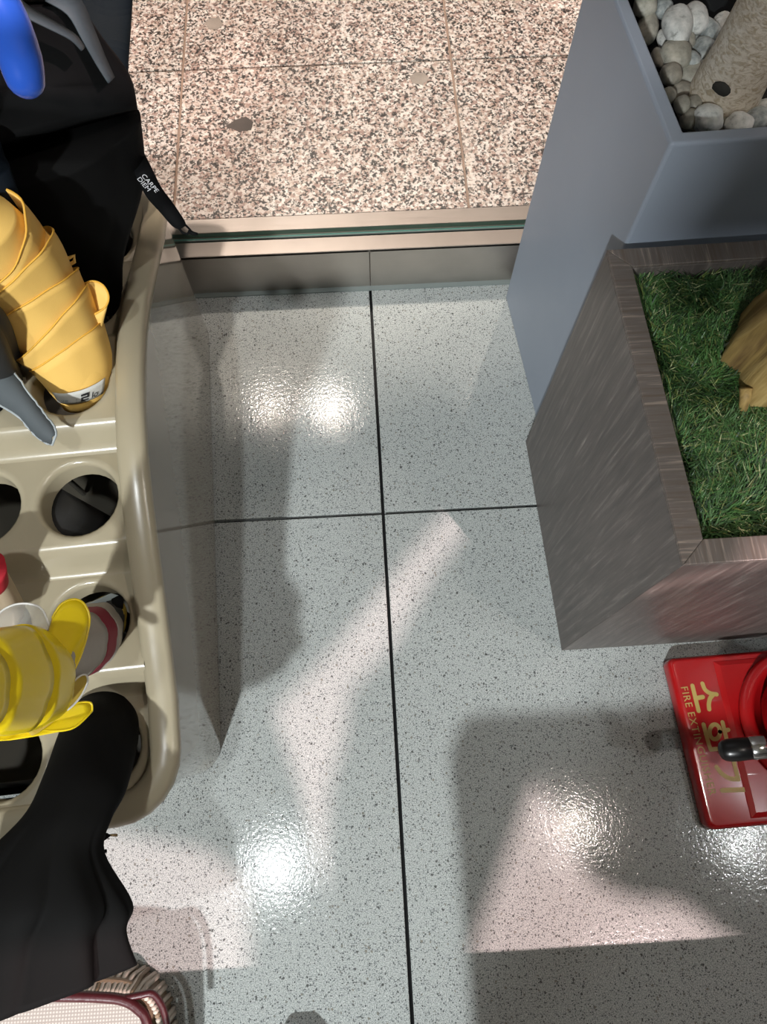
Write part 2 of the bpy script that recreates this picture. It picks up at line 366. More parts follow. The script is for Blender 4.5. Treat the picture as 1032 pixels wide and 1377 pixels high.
# ------------------------------------------------------------ umbrella stand
SB = Vector((-.2554, .0235, 0)); SU = Vector((-.0576, .9983, 0)).normalized(); SN = Vector((SU.y, -SU.x, 0))
def S(s, off, z): return SB+SU*s+SN*off+Vector((0, 0, z))
def interp(tab, x):
    if x <= tab[0][0]: return tab[0][1]
    for (a, b), (c_, d) in zip(tab, tab[1:]):
        if x <= c_:
            t_ = (x-a)/(c_-a); t_ = t_*t_*(3-2*t_)*.35+t_*.65; return b+(d-b)*t_
    return tab[-1][1]
RIM = [(-.07, .245), (.02, .262), (.08, .272), (.162, .307), (.249, .350), (.309, .378), (.379, .402), (.43, .411), (.48, .413), (.53, .411), (.578, .404), (.665, .374), (.794, .325), (.93, .285), (.97, .280)]
SW = .46
stand = empty('umbrella_stand', S(.43, -SW/2, 0), 'long beige plastic umbrella stand with round holes on stepped decks', 'umbrella stand')
def rrect(s0, s1, o0, o1, r, n=6, seg=14):
    """rounded rectangle path in (s, off), many points on the long sides"""
    P = []
    cs = [(s1-r, o1-r, 0), (s1-r, o0+r, 1), (s0+r, o0+r, 2), (s0+r, o1-r, 3)]
    for i, (cs_, co_, q) in enumerate(cs):
        for k in range(n+1):
            a = math.pi/2*(k/n)+q*math.pi/2; P.append((cs_+r*math.cos(math.pi/2-a), co_+r*math.sin(math.pi/2-a)))
        nx = cs[(i+1) % 4]; A = P[-1]; a = (nx[2])*math.pi/2; B = (nx[0]+r*math.cos(math.pi/2-a), nx[1]+r*math.sin(math.pi/2-a))
        for k in range(1, seg): P.append((A[0]+(B[0]-A[0])*k/seg, A[1]+(B[1]-A[1])*k/seg))
    return P
def ringloft(name, rings, mat, parent, closed=False):
    n = len(rings[0]); V = [v for r_ in rings for v in r_]; F = []
    for j in range(len(rings)-1):
        for k in range(n): F.append((j*n+k, j*n+(k+1) % n, (j+1)*n+(k+1) % n, (j+1)*n+k))
    return link(name, mesh(name, V, F), mat, parent, True)
OUT0, OUT1 = -.060, .925
def rp(inset, zfun, r):
    return [S(s, o, zfun(s)) for s, o in rrect(OUT0+inset, OUT1-inset, -SW+inset, -inset, max(r-inset, .012))]
zr = lambda d: (lambda s: interp(RIM, s)+d)
rr_ = .085
rim = ringloft('rim', [rp(.006, zr(-.022), rr_), rp(.001, zr(-.020), rr_), rp(-.001, zr(-.012), rr_), rp(.001, zr(-.004), rr_), rp(.007, zr(0), rr_), rp(.022, zr(.0005), rr_), rp(.031, zr(-.001), rr_), rp(.037, zr(-.006), rr_), rp(.040, zr(-.016), rr_), rp(.042, zr(-.075), rr_)], BEIGE, stand)
def foot(s0, s1, inset, r, zf): return [S(s, o, zf(s)) for s, o in rrect(s0, s1, -SW+inset, -inset, r)]
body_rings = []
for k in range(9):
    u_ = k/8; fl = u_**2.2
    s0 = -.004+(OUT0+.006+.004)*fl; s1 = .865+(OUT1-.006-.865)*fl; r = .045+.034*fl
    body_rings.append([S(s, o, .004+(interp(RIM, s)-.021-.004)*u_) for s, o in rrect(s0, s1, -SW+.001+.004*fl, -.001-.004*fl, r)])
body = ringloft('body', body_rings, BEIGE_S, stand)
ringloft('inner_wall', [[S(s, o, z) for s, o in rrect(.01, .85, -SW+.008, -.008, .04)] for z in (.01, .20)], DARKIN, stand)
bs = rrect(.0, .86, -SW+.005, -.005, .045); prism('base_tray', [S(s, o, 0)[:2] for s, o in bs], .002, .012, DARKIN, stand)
ROW = [(.036, .243), (.190, .292), (.343, .343), (.496, .385), (.649, .352), (.802, .302)]; COLS = [-.104, -.230, -.356]; HR = .051
V, F = [], []; bmV = {}
def addv(p):
    V.append(p); return len(V)-1
n = 32
flat = .0615
for ri, (s, z) in enumerate(ROW):
    for co_ in COLS:
        rings = []
        inner = [(math.cos(2*math.pi*(k+.5)/n), math.sin(2*math.pi*(k+.5)/n)) for k in range(n)]
        for rad, dz in ((HR-.003, -.030), (HR-.001, -.008), (HR, -.002), (HR+.004, .0015), (HR+.009, .001)):
            rings.append([addv(S(s+rad*c_, co_+rad*d, z+dz)) for c_, d in inner])
        rect = []
        hx, hy = flat, .063
        for c_, d in inner:
            q = min(hx/abs(c_) if abs(c_) > 1e-6 else 9, hy/abs(d) if abs(d) > 1e-6 else 9); rect.append(addv(S(s+c_*q, co_+d*q, z)))
        rings.append(rect)
        for j in range(len(rings)-1):
            for k in range(n): F.append((rings[j][k], rings[j][(k+1) % n], rings[j+1][(k+1) % n], rings[j+1][k]))
        # corners between the ring sampling
        for k in range(n):
            a, b = inner[k], inner[(k+1) % n]
            if (abs(a[0])*hy > abs(a[1])*hx) != (abs(b[0])*hy > abs(b[1])*hx):
                cx_, cy_ = math.copysign(hx, a[0]), math.copysign(hy, a[1])
                F.append((rect[k], rect[(k+1) % n], addv(S(s+cx_, co_+cy_, z))))
o0, o1 = COLS[-1]-.063, COLS[0]+.063
def strip(sa, za, sb, zb, oa, ob, nn=5):
    prev = None
    for k in range(nn+1):
        u_ = k/nn; e = u_*u_*(3-2*u_); a = addv(S(sa+(sb-sa)*u_, oa, za+(zb-za)*e)); b = addv(S(sa+(sb-sa)*u_, ob, za+(zb-za)*e))
        if prev: F.append((prev[0], prev[1], b, a))
        prev = (a, b)
segs = []
for i, (s, z) in enumerate(ROW):
    if i == 0: segs.append((OUT0+.03, z-.004, s-flat, z))
    segs.append((s-flat, z, s+flat, z))
    if i < len(ROW)-1: segs.append((s+flat, z, ROW[i+1][0]-flat, ROW[i+1][1]))
    else: segs.append((s+flat, z, OUT1-.03, z-.01))
for (sa, za, sb, zb) in segs:
    isrow = any(abs(sa-(s-flat)) < 1e-6 and abs(sb-(s+flat)) < 1e-6 for s, _ in ROW)
    if not isrow: strip(sa, za, sb, zb, o0, o1)
    strip(sa, za, sb, zb, o1, -.034); strip(sa, za, sb, zb, o0, -SW+.034)
me = mesh('deck', V, F); bm = bmesh.new(); bm.from_mesh(me); bmesh.ops.remove_doubles(bm, verts=bm.verts, dist=.0004); bmesh.ops.recalc_face_normals(bm, faces=bm.faces); bm.to_mesh(me); bm.free()
deck = link('deck', me, BEIGE, stand, True)

# ------------------------------------------------------------ wood box with artificial grass
WB = [(.311, .182), (.75, .186), (.745, .585), (.299, .575)]; WH = .518
wb = empty('grass_planter_box', (.52, .38, 0), 'dark wood grain planter box filled with green grass', 'planter')
def inset(q, d):
    c_ = Vector((sum(p[0] for p in q)/4, sum(p[1] for p in q)/4)); return [(p[0]+math.copysign(d, c_.x-p[0]), p[1]+math.copysign(d, c_.y-p[1])) for p in q]
WI = inset(WB, .026)
nm = ['front_panel', 'side_panel', 'back_panel', 'side_panel']
for i in range(4):
    j = (i+1) % 4
    prism(nm[i], [WB[i], WB[j], WI[j], WI[i]], .001, WH-.004, WOOD_V, wb, .0012)
    prism('top_edge', [WB[i], WB[j], WI[j], WI[i]], WH-.004, WH, WOOD_Y if i % 2 == 0 else WOOD_X, wb, .0010)
prism('turf_backing', WI, WH-.045, WH-.030, MAT_, wb)
prism('edge_chip', [at(*p, .02)[:2] for p in [(712, 620), (716, 618), (720, 632), (715, 634)]], .02, .0201, plain('raw_chipboard', 'a39a8c', .9), wb) if False else None
def blades(name, n, zone, h0, h1, mats, parent):
    V, F, MI = [], [], []
    for i in range(n):
        u_, v_ = rnd.random(), rnd.random()
        a, b, c_, d = [Vector(q) for q in zone]; p = (a*(1-u_)+b*u_)*(1-v_)+(d*(1-u_)+c_*u_)*v_
        hgt = rnd.uniform(h0, h1); az = rnd.uniform(0, 6.283); cl = noise.noise(Vector((p.x*14, p.y*14, 0)))
        az2 = cl*5+rnd.gauss(0, 1.1); ln = min(abs(rnd.gauss(.6, .35)), 1.0)*hgt*1.1
        dr = Vector((math.cos(az2), math.sin(az2), 0)); sd = Vector((-dr.y, dr.x, 0)); wd = rnd.uniform(.0005, .0011)
        base = Vector((p.x, p.y, WH-.031)); m1 = base+dr*ln*.35+Vector((0, 0, hgt*.6)); tip = base+dr*ln*1.25+Vector((0, 0, hgt*rnd.uniform(.75, 1)))
        k = len(V); V += [base-sd*wd, base+sd*wd, m1+sd*wd, m1-sd*wd, tip]; F += [(k, k+1, k+2, k+3), (k+3, k+2, k+4)]
        mi = 0 if cl < .1 else 1
        q = rnd.random(); mi = 3 if q < .10 else 4 if q < .15 else 2 if q < .36 else (1 if cl > -.05 else 0)
        MI += [mi, mi]
    me = bpy.data.meshes.new(name); me.from_pydata([tuple(x) for x in V], [], F)
    for m_ in mats: me.materials.append(m_)
    me.polygons.foreach_set('material_index', MI); me.update()
    return link(name, me, None, parent)
WI2 = inset(WB, .031)
gr_ = blades('grass', 60000, WI2, .012, .026, GR, wb); tag(gr_, kind='stuff')
# trunk rooted in the grass
tp = at(1044, 500, WH-.03)
tree = empty('indoor_tree', tp, 'tan ridged tree trunk rooted in the grass of the dark box', 'tree')
V, F = [], []; n = 40; hs = [0, .02, .05, .09, .14, .2, .3, .45, .62, .8, .95]; rs = [.060, .066, .068, .064, .056, .050, .045, .041, .038, .035, .030]
lean = lambda h: Vector((.03*h+.10*h*h, -.05*h-.22*h*h, 0))
for h, r in zip(hs, rs):
    for k in range(n):
        a = 2*math.pi*k/n; rg = 1+.10*max(0, 1-h*2.2)*math.sin(a*7+h*6)+.05*math.sin(a*13)*max(0, 1-h*3)+.05*math.sin(3*a+1)
        V.append(tp+lean(h)+Vector((math.cos(a)*r*rg, math.sin(a)*r*rg, h)))
for j in range(len(hs)-1):
    for k in range(n): F.append((j*n+k, j*n+(k+1) % n, (j+1)*n+(k+1) % n, (j+1)*n+k))
F.append(list(range(n))[::-1]); F.append(list(range((len(hs)-1)*n, len(hs)*n)))
link('trunk', mesh('trunk', V, F), ROOT, tree, True)
tube('root_stub', [at(1004, 522, WH+.006), at(1003, 536, WH-.002), at(1000, 548, WH-.012), at(998, 558, WH-.03)], [.007, .006, .005, .004], ROOT, tree)
tube('root_stub', [at(990, 458, WH+.004), at(984, 462, WH-.004), at(974, 466, WH-.02)], [.004, .003, .002], STONE, tree)
top = tp+lean(.95)+Vector((0, 0, .95))
def leaf_fan(centre, n_, length, parent, flat_=.6, a_0=0.0):
    for k in range(n_):
        a = a_0+k*6.283/n_; d = Vector((math.cos(a), math.sin(a)*flat_, 0)); sd = Vector((-d.y, d.x, 0)).normalized(); V, F = [], []
        for j in range(7):
            u_ = j/6; wd = length*.19*math.sin(math.pi*min(1, u_*.9+.08)); c_ = centre+d*(.03+length*u_)+Vector((0, 0, length*(.45*u_-.6*u_*u_)+.012*k))
            V += [c_-sd*wd, c_-Vector((0, 0, .006)), c_+sd*wd]
        for j in range(6):
            for q in (0, 1): F.append((j*3+q, j*3+q+1, j*3+q+4, j*3+q+3))
        solid(link('leaf', mesh('leaf', V, F), LEAF, parent, True), .001)
leaf_fan(top+Vector((0, 0, -.02)), 8, .24, tree)
# added unseen hanging plant, leaves cut to shape one downlight's floor patches
SHADE_LEAVES = {1.80: [(0.8708, -0.7539), (0.856, -0.7796), (0.8325, -0.8243), (0.824, -0.8575), (0.7673, -0.8545), (0.7659, -0.7921), (0.7695, -0.7518), (0.7779, -0.728), (0.7809, -0.7065), (0.8042, -0.685), (0.8326, -0.6423), (0.8591, -0.6135), (0.8912, -0.5739), (0.9277, -0.5759), (0.9333, -0.6435), (0.9009, -0.7203)],
          1.77: [(0.7164, -0.844), (0.7156, -0.7793), (0.695, -0.7652), (0.6692, -0.7588), (0.6395, -0.7521), (0.6169, -0.7257), (0.6233, -0.6395), (0.668, -0.5373), (0.751, -0.4958), (0.8148, -0.5054), (0.8472, -0.5629), (0.8296, -0.5913), (0.7927, -0.6317), (0.7624, -0.6666), (0.7271, -0.7005), (0.7409, -0.7387), (0.7483, -0.7795), (0.7547, -0.7957), (0.7533, -0.846)],
          1.83: [(0.8812, -0.7661), (0.892, -0.7891), (0.8998, -0.8093), (0.9171, -0.8177), (0.9384, -0.8203), (0.9561, -0.8348), (1.0051, -0.8618), (1.0775, -0.7928), (1.0946, -0.6881), (1.0187, -0.5993), (0.9361, -0.5948), (0.9016, -0.6777)],
          1.74: [(0.3727, -0.7128), (0.6042, -0.7162), (0.6175, -0.6235), (0.6638, -0.5045), (0.6373, -0.2928), (0.4058, -0.2928), (0.3396, -0.5243)],
          1.86: [(0.8568, -0.6132), (0.7999, -0.5734), (0.7088, -0.6075), (0.6804, -0.4595), (0.7658, -0.3457), (0.9081, -0.3172), (1.0788, -0.3457), (1.1358, -0.5449), (1.0646, -0.6588), (0.9935, -0.6531), (0.9252, -0.6303)]}
HP = Vector((1.15, -.29, 1.72))
hang = empty('shadow_plant', HP, 'added hanging pot plant with broad leaves shaped to shadow the floor', 'plant')
V, F = [], []; n = 28
for r, z in ((.05, -.09), (.075, -.08), (.09, .05), (.096, .055), (.096, .07), (.088, .07), (.082, .045), (.0, .045)):
    for k in range(n): a = 2*math.pi*k/n; V.append(HP+Vector((r*math.cos(a), r*math.sin(a), z)))
for j in range(7):
    for k in range(n): F.append((j*n+k, j*n+(k+1) % n, (j+1)*n+(k+1) % n, (j+1)*n+k))
F.append(list(range(n))[::-1]); link('pot', mesh('pot', V, F), PLANT, hang, True)
for k in range(3):
    a = k*2.094+.5; tube('cord', [HP+Vector((.092*math.cos(a), .092*math.sin(a), .06)), HP+Vector((0, 0, .90))], .002, BLACKP, hang, 6)
ENDS = {1.80: (.905, -.605), 1.77: (.80, -.55), 1.83: (.965, -.61), 1.74: (.62, -.49), 1.86: (.93, -.51)}
for z, P in SHADE_LEAVES.items():
    prism('leaf', P, z, z+.0012, LEAF, hang)
    e_ = Vector((*ENDS[z], z+.003)); s_ = HP+Vector((0, -.02, .045))
    tube('leaf_stalk', spline([s_, (s_+e_)/2+Vector((0, 0, .06)), e_]), .0035, LEAF, hang, 8)

# invented unseen board that keeps one lamp off the planter front
hb = empty('shading_board', (-.27, -1.025, 1.60), 'added plain dark board on two cords shading the planter front', 'shading board')
box('board', -.425, -.10, -1.035, -1.015, 1.525, 1.72, BENCH, hb, .003)
for x in (-.39, -.13): tube('cord', [(x, -1.025, 1.72), (x, -1.025, CEIL+.012)], .002, BLACKP, hb, 6)

# ------------------------------------------------------------ blue grey planter with pebbles and a pale trunk
PB = [(.328, .592), (.70, .606), (.685, .925), (.299, .903)]; PH = .652
pl = empty('tall_planter', (.5, .76, 0), 'tall blue grey planter with white pebbles behind the wood box', 'planter')
PI = inset(PB, .017)
V = [(*p, .001) for p in PB]+[(*p, PH) for p in PB]+[(*p, PH) for p in PI]+[(*p, PH-.12) for p in PI]
F = [(3, 2, 1, 0)]+[(i, (i+1) % 4, 4+(i+1) % 4, 4+i) for i in range(4)]+[(4+i, 4+(i+1) % 4, 8+(i+1) % 4, 8+i) for i in range(4)]+[(8+i, 8+(i+1) % 4, 12+(i+1) % 4, 12+i) for i in range(4)]
mod_bevel(link('shell', mesh('shell', V, F), PLANT, pl), .004, 3)
IL = plain('planter_inside_dark', '17191b', .8); PJ = inset(PB, .0185)  # near-black faces on two inner walls
for i in (1, 2):
    a, b = PJ[i], PJ[(i+1) % 4]; c_, d = PI[i], PI[(i+1) % 4]
    prism('dark_inner_face', [a, b, d, c_] if False else [c_, d, b, a], PH-.12, PH-.010, IL, pl)
prism('soil', PI, PH-.11, PH-.085, SOIL, pl)
PZ = PH-.060
PEBS = [(872, 38, 22, 44, 1), (912, 33, 31, 47, 0), (936, 25, 25, 39, 0), (895, 55, 15, 28, 0), (955, 41, 20, 32, 3), (973, 33, 20, 30, 0), (937, 57, 14, 24, 0), (910, 75, 33, 35, 1), (949, 69, 27, 30, 3), (929, 101, 30, 32, 1), (903, 100, 23, 25, 2), (887, 78, 15, 26, 2), (916, 122, 34, 20, 2), (918, 141, 18, 22, 2), (928, 161, 21, 24, 2), (953, 160, 32, 32, 0), (995, 166, 30, 24, 0), (1019, 158, 28, 22, 3), (1029, 146, 22, 20, 0), (924, 54, 18, 20, 1), (948, 90, 14, 14, 0), (940, 118, 22, 20, 1), (868, 8, 24, 26, 1), (893, 12, 20, 22, 3), (975, 168, 18, 16, 1), (900, 128, 16, 18, 2), (1045, 160, 26, 22, 0), (1060, 145, 28, 24, 1), (932, 80, 16, 18, 3), (935, 140, 18, 20, 2)]
pm = []
for q in range(4):
    bm = bmesh.new(); bmesh.ops.create_icosphere(bm, subdivisions=3, radius=1)
    for v in bm.verts:
        d = noise.noise(v.co*1.3+Vector((q*7, 3, 1)))*.16; v.co *= 1+d
    me = bpy.data.meshes.new('pebble'); bm.to_mesh(me); bm.free(); pm.append(me)
PN = ['bright white', 'grey mottled', 'sandy brown', 'pale grey streaked']
PEBL = ['tall grey pebble by the inner rim, leaning on the planter wall', 'largest egg-shaped white pebble standing near the dark back wall', 'upright white pebble right beside the largest white one', 'small slim white pebble left of the big mottled grey one', 'pointed pale grey pebble between the white pair and the trunk', 'white pebble half hidden behind the pale trunk', 'narrow white pebble under the upright white one', 'big grey mottled pebble in the middle of the stones', 'blue grey streaked pebble touching the trunk', 'broad grey pebble left of the trunk base', 'tan brown pebble by the rim under the mottled one', 'small brown pebble squeezed against the rim', 'flat wide brown pebble below the broad grey one', 'rounded olive brown pebble low by the rim', 'brown pebble in the inner corner of the planter', 'bright white pebble in front of the trunk knot', 'low white pebble at the near rim right of the trunk', 'dark streaked pale pebble at the near rim', 'white pebble at the right picture edge', 'little grey pebble under the largest white one', 'tiny white pebble against the trunk side', 'grey pebble pressed to the trunk below the broad one', 'grey pebble at the far rim corner', 'pale streaked pebble by the dark back wall', 'small grey pebble at the near rim below the trunk', 'small brown pebble between two brown stones', 'white pebble behind the right picture edge', 'grey pebble behind the right picture edge', 'small streaked pebble between grey stones', 'small brown pebble beside the knot']
for i, (px, py, w_, h_, mt) in enumerate(PEBS):
    z = PZ+.006*((i*2) % 3)+(.012 if i in (1, 2, 15) else 0)
    p = at(px, py, z); sc_ = (p-Vector((0, 0, CAM_H))).length/FPX*1.02
    me = pm[i % 4].copy(); me.materials.clear(); me.materials.append(PEB[mt])
    for v in me.vertices: v.co = Vector((v.co.x*w_*.5*sc_*1.0, v.co.y*h_*.5*sc_*1.08, v.co.z*min(w_, h_)*.42*sc_))
    o = link('pebble', me, None, smooth=True); o.location = p; o.rotation_euler = (0, 0, R((i*37) % 30-15))
    tag(o, PEBL[i], 'pebble', 'pebbles in the blue grey planter')
pb = at(968, 140, PZ-.01)
tr_ = empty('potted_tree', pb, 'pale birch-like tree trunk rising from the white pebbles', 'tree')
V, F = [], []; n = 32; hs = [-.02, .02, .06, .12, .2, .35, .55, .8, 1.1, 1.3]; rs = [.044, .041, .037, .034, .032, .030, .028, .026, .022, .018]
for h, r in zip(hs, rs):
    for k in range(n):
        a = 2*math.pi*k/n; g = 1+.05*noise.noise(Vector((math.cos(a)*1.5, math.sin(a)*1.5, h*14)))
        V.append(pb+Vector((math.cos(a)*r*g+.03*h, math.sin(a)*r*g+.02*h, h)))
for j in range(len(hs)-1):
    for k in range(n): F.append((j*n+k, j*n+(k+1) % n, (j+1)*n+(k+1) % n, (j+1)*n+k))
F.append(list(range(n))[::-1]); F.append(list(range((len(hs)-1)*n, len(hs)*n)))
link('trunk', mesh('trunk', V, F), BARK, tr_, True)
kn = at(960, 133, PZ+.035); kd = (Vector((pb.x, pb.y, kn.z))-kn).normalized()
kc = Vector((pb.x, pb.y, kn.z))-kd*.0385
bm = bmesh.new(); bmesh.ops.create_icosphere(bm, subdivisions=2, radius=1)
for v in bm.verts: v.co = Vector((v.co.x*.0035, v.co.y*.0110*(1+.2*noise.noise(v.co*2)), v.co.z*.0075*(1+.3*noise.noise(v.co*2.5))))
me = bpy.data.meshes.new('knot'); bm.to_mesh(me); bm.free(); ko = link('knot', me, KNOT, tr_, True); ko.location = kc; ko.rotation_euler = (0, 0, math.atan2(kd.y, kd.x))
leaf_fan(pb+Vector((.04, .03, 1.28)), 7, .28, tr_, .5)

# ------------------------------------------------------------ fire extinguisher and its base
EX = Vector((.998, .030, 0)).normalized(); EY = Vector((-.050, .9987, 0)).normalized(); E0 = Vector((.4885, -.105, 0))
def EP(a, b, z): return E0+EX*a+EY*b+Vector((0, 0, z))
EW, ED = .325, .262
eb = empty('extinguisher_base', EP(EW/2, ED/2, 0), 'glossy red square plastic base under the fire extinguisher', 'extinguisher base')
def er(in_, z, r=.012):
    out = []
    for cx_, cy_, q in ((EW-in_-r, ED-in_-r, 0), (in_+r, ED-in_-r, 1), (in_+r, in_+r, 2), (EW-in_-r, in_+r, 3)):
        for k in range(6): a = math.pi/2*(q+k/5); out.append(EP(cx_+r*math.cos(a), cy_+r*math.sin(a), z))
    return out
rg = [er(.001, .001), er(0, .004), er(.001, .022), er(.005, .027)]
n = 24; V = [v for r_ in rg for v in r_]; F = [list(range(n))[::-1]]
for j in range(3):
    for k in range(n): F.append((j*n+k, j*n+(k+1) % n, (j+1)*n+(k+1) % n, (j+1)*n+k))
F.append(list(range(3*n, 4*n)))
mod_bevel(link('base_plate', mesh('base_plate', V, F), RED, eb, True), .002, 2)
# raised bed right of the lettering
rb = [EP(a, b, .0268) for a, b in ((.066, .010), (.318, .010), (.318, ED-.010), (.072, ED-.010))]; rt = [EP(a, b, .0300) for a, b in ((.078, .020), (.308, .020), (.308, ED-.020), (.083, ED-.020))]
mod_bevel(link('raised_bed', mesh('raised_bed', rb+rt, [(3, 2, 1, 0), (4, 5, 6, 7)]+[(i, (i+1) % 4, 4+(i+1) % 4, 4+i) for i in range(4)]), RED, eb), .004, 4)
ec = EP(.202, .148, 0)
def lathe(name, prof, c_, mat, parent, n=48):
    V, F = [], []
    for r, z in prof:
        for k in range(n): a = 2*math.pi*k/n; V.append((c_.x+r*math.cos(a), c_.y+r*math.sin(a), z))
    for j in range(len(prof)-1):
        for k in range(n): F.append((j*n+k, j*n+(k+1) % n, (j+1)*n+(k+1) % n, (j+1)*n+k))
    F.append(list(range(n))[::-1]); F.append(list(range((len(prof)-1)*n, len(prof)*n)))
    return link(name, mesh(name, V, F), mat, parent, True)
lathe('seat_ring', [(.112, .030), (.112, .037), (.108, .041), (.098, .043), (.092, .0415), (.0905, .037), (.0905, .034)], ec, RED, eb, 64)
Z0 = .0275
def cz(cx_, cy_): return at(860+cx_/4.442, 840+cy_/4.442, Z0)
def stroke(name, pts, wd, parent):
    pts = spline([cz(*p) for p in pts], 4) if len(pts) > 2 else [cz(*p) for p in pts]
    V, F = [], []; P = []
    def side(sgn):
        out = []
        for i, p in enumerate(pts):
            t_ = (pts[min(i+1, len(pts)-1)]-pts[max(i-1, 0)]).normalized(); out.append(p+Vector((-t_.y, t_.x, 0))*wd*sgn)
        return out
    A, B = side(1), side(-1); V = A+B; m_ = len(pts)
    F = [(i, i+1, m_+i+1, m_+i) for i in range(m_-1)]
    for e, q in ((0, -1), (m_-1, 1)):
        k0 = len(V); t_ = (pts[1]-pts[0] if e == 0 else pts[-1]-pts[-2]).normalized()*q; s_ = Vector((-t_.y, t_.x, 0))
        V += [pts[e]+(s_*math.cos(math.pi*k/8)+t_*math.sin(math.pi*k/8))*wd for k in range(9)]; F.append(list(range(k0, k0+9)))
    return V, F
def glyph(name, strokes, wd, parent):
    V, F = [], []
    for s in strokes:
        v, f = stroke(name, s, wd, parent); k = len(V); V += [x+Vector((0, 0, .00008*strokes.index(s)+.0001)) for x in v]; F += [tuple(i+k for i in q) for q in f]
    return link(name, mesh(name, V, F), GOLD, parent)
wd = .0034
oval = [(452+31*math.cos(2*math.pi*k/12), 640+44*math.sin(2*math.pi*k/12)) for k in range(13)]
glyph('gold_letter', [[(378, 352), (394, 388), (425, 410), (462, 416)], [(445, 414), (424, 440), (416, 475), (418, 505)], [(318, 365), (355, 515)], [(338, 440), (380, 432)]], wd, eb)
glyph('gold_letter', [[(498, 583), (524, 690)], [(515, 632), (532, 628)], oval, [(422, 648), (398, 655)], [(384, 596), (412, 700), (426, 746)], [(426, 746), (545, 735)], [(480, 741), (486, 765)]], wd*.95, eb)
glyph('gold_letter', [[(566, 820), (578, 870), (592, 922)], [(592, 922), (540, 918), (492, 888), (462, 850)], [(495, 990), (626, 985)]], wd, eb)
bA, bB = cz(247, 370), cz(420, 1016); up = (cz(290, 372)-cz(247, 378)); 
tdir = (bB-bA); tlen = tdir.length; tdir.normalize(); upv = Vector((-tdir.y, tdir.x, 0)).normalized()
cu = bpy.data.curves.new('t', 'FONT'); cu.body = 'FIRE EXTINGUISHER'; cu.size = 1; cu.space_character = 1.12; to = bpy.data.objects.new('t', cu); COL.objects.link(to)
bpy.context.view_layer.update(); wtxt = to.dimensions.x; bpy.data.objects.remove(to)
k_ = tlen/wtxt; kh = .0115/.70
text_mesh('gold_lettering', 'FIRE EXTINGUISHER', 1, lambda x, y: bA+tdir*(x*k_)+upv*(y*kh)+Vector((0, 0, .0002)), GOLD, eb, spacing=1.12)
fe = empty('fire_extinguisher', (ec.x, ec.y, .0365), 'red fire extinguisher with black hose nozzle standing on red base', 'fire extinguisher')
lathe('cylinder', [(.070, .0365), (.082, .040), (.084, .05), (.084, .34), (.078, .375), (.055, .405), (.028, .42), (.022, .44)], ec, REDX, fe)
lathe('valve', [(.018, .435), (.024, .44), (.024, .47), (.016, .475), (.016, .50)], ec, CHROME, fe, 24)
for zz, sl in ((.505, .02), (.475, -.01)):
    a, b = ec+Vector((-.02, 0, zz)), ec+Vector((.15, .01, zz+sl)); tube('lever', [a, (a+b)/2+Vector((0, 0, .006)), b], [.009, .010, .008], BLACKP if zz < .5 else CHROME, fe)
nz = .175
tip, col0, col1 = at(967, 1010, nz), at(1010, 1006, nz+.012), at(1031, 1004, nz+.018)
ax = (col0-tip).normalized()
prof = [(0, .005), (.002, .0100), (.006, .0132), (.013, .0150), (.022, .0155), (.040, .0148)]
tube('nozzle', [tip+ax*d for d, _ in prof]+[col0], [r for _, r in prof]+[.0138], BLACKP, fe, 24)
tube('collar', [col0-ax*.002, col0+ax*.001, col1-ax*.001, col1], [.0142, .0155, .0155, .0142], CHROME, fe, 24)
tube('hose', spline([col1, col1+ax*.035+Vector((0, 0, .01)), ec+Vector((-.125, -.075, .27)), ec+Vector((-.11, -.03, .40)), ec+Vector((-.05, -.01, .465)), ec+Vector((-.01, 0, .462))]), .0095, BLACKP, fe, 12)

# ------------------------------------------------------------ unseen wooden bench added to cast the near floor shadow
bn = empty('shading_bench', (.5, -.45, 0), 'added long brown wooden bench shading the near floor edge', 'bench')
bp = []
for cx_, cy_, q in ((1.17, -.424, 0), (-.08, -.424, 1), (-.08, -.74, 2), (1.17, -.74, 3)):
    for k in range(6): a = math.pi/2*(q+k/5); bp.append((cx_+.03*math.cos(a), cy_+.03*math.sin(a)))
prism('seat', bp, .425, .455, BENCH, bn, .004)
for lx, ly in ((.10, -.47), (1.08, -.47), (.10, -.68), (1.08, -.68)):
    mod_bevel(link('leg', mesh('leg', [(lx-.021, ly-.022, .0005), (lx+.021, ly-.022, .0005), (lx+.021, ly+.022, .0005), (lx-.021, ly+.022, .0005), (lx-.024, ly-.024, .425), (lx+.024, ly-.024, .425), (lx+.024, ly+.024, .425), (lx-.024, ly+.024, .425)], [(3, 2, 1, 0), (4, 5, 6, 7)]+[(i, (i+1) % 4, 4+(i+1) % 4, 4+i) for i in range(4)]), BENCH, bn), .003)
box('apron', .125, 1.055, -.48, -.46, .36, .425, BENCH, bn, .002)

# brown shoe whose squared toe tip reaches into view
sh = empty('shoe', (-.14, -.45, 0), 'brown leather shoe, squared toe tip at the near floor edge', 'shoe')
def shoe_loft(name, secs, z0, mat):
    V, F = [], []; n = 20
    for y, xc, hw, zt in secs:
        for k in range(n):
            a = 2*math.pi*k/n; cx_ = math.copysign(abs(math.cos(a))**.55, math.cos(a)); cz_ = math.copysign(abs(math.sin(a))**.7, math.sin(a))
            V.append((xc+hw*cx_, y, z0+(zt-z0)*(.5+.5*cz_)))
    for j in range(len(secs)-1):
        for k in range(n): F.append((j*n+k, j*n+(k+1) % n, (j+1)*n+(k+1) % n, (j+1)*n+k))
    F.append(list(range(n))[::-1]); F.append(list(range((len(secs)-1)*n, len(secs)*n)))
    return link(name, mesh(name, V, F), mat, sh, True)
BROWN = plain('brown_leather', '5a3d30', .45, bump=(120, .2))
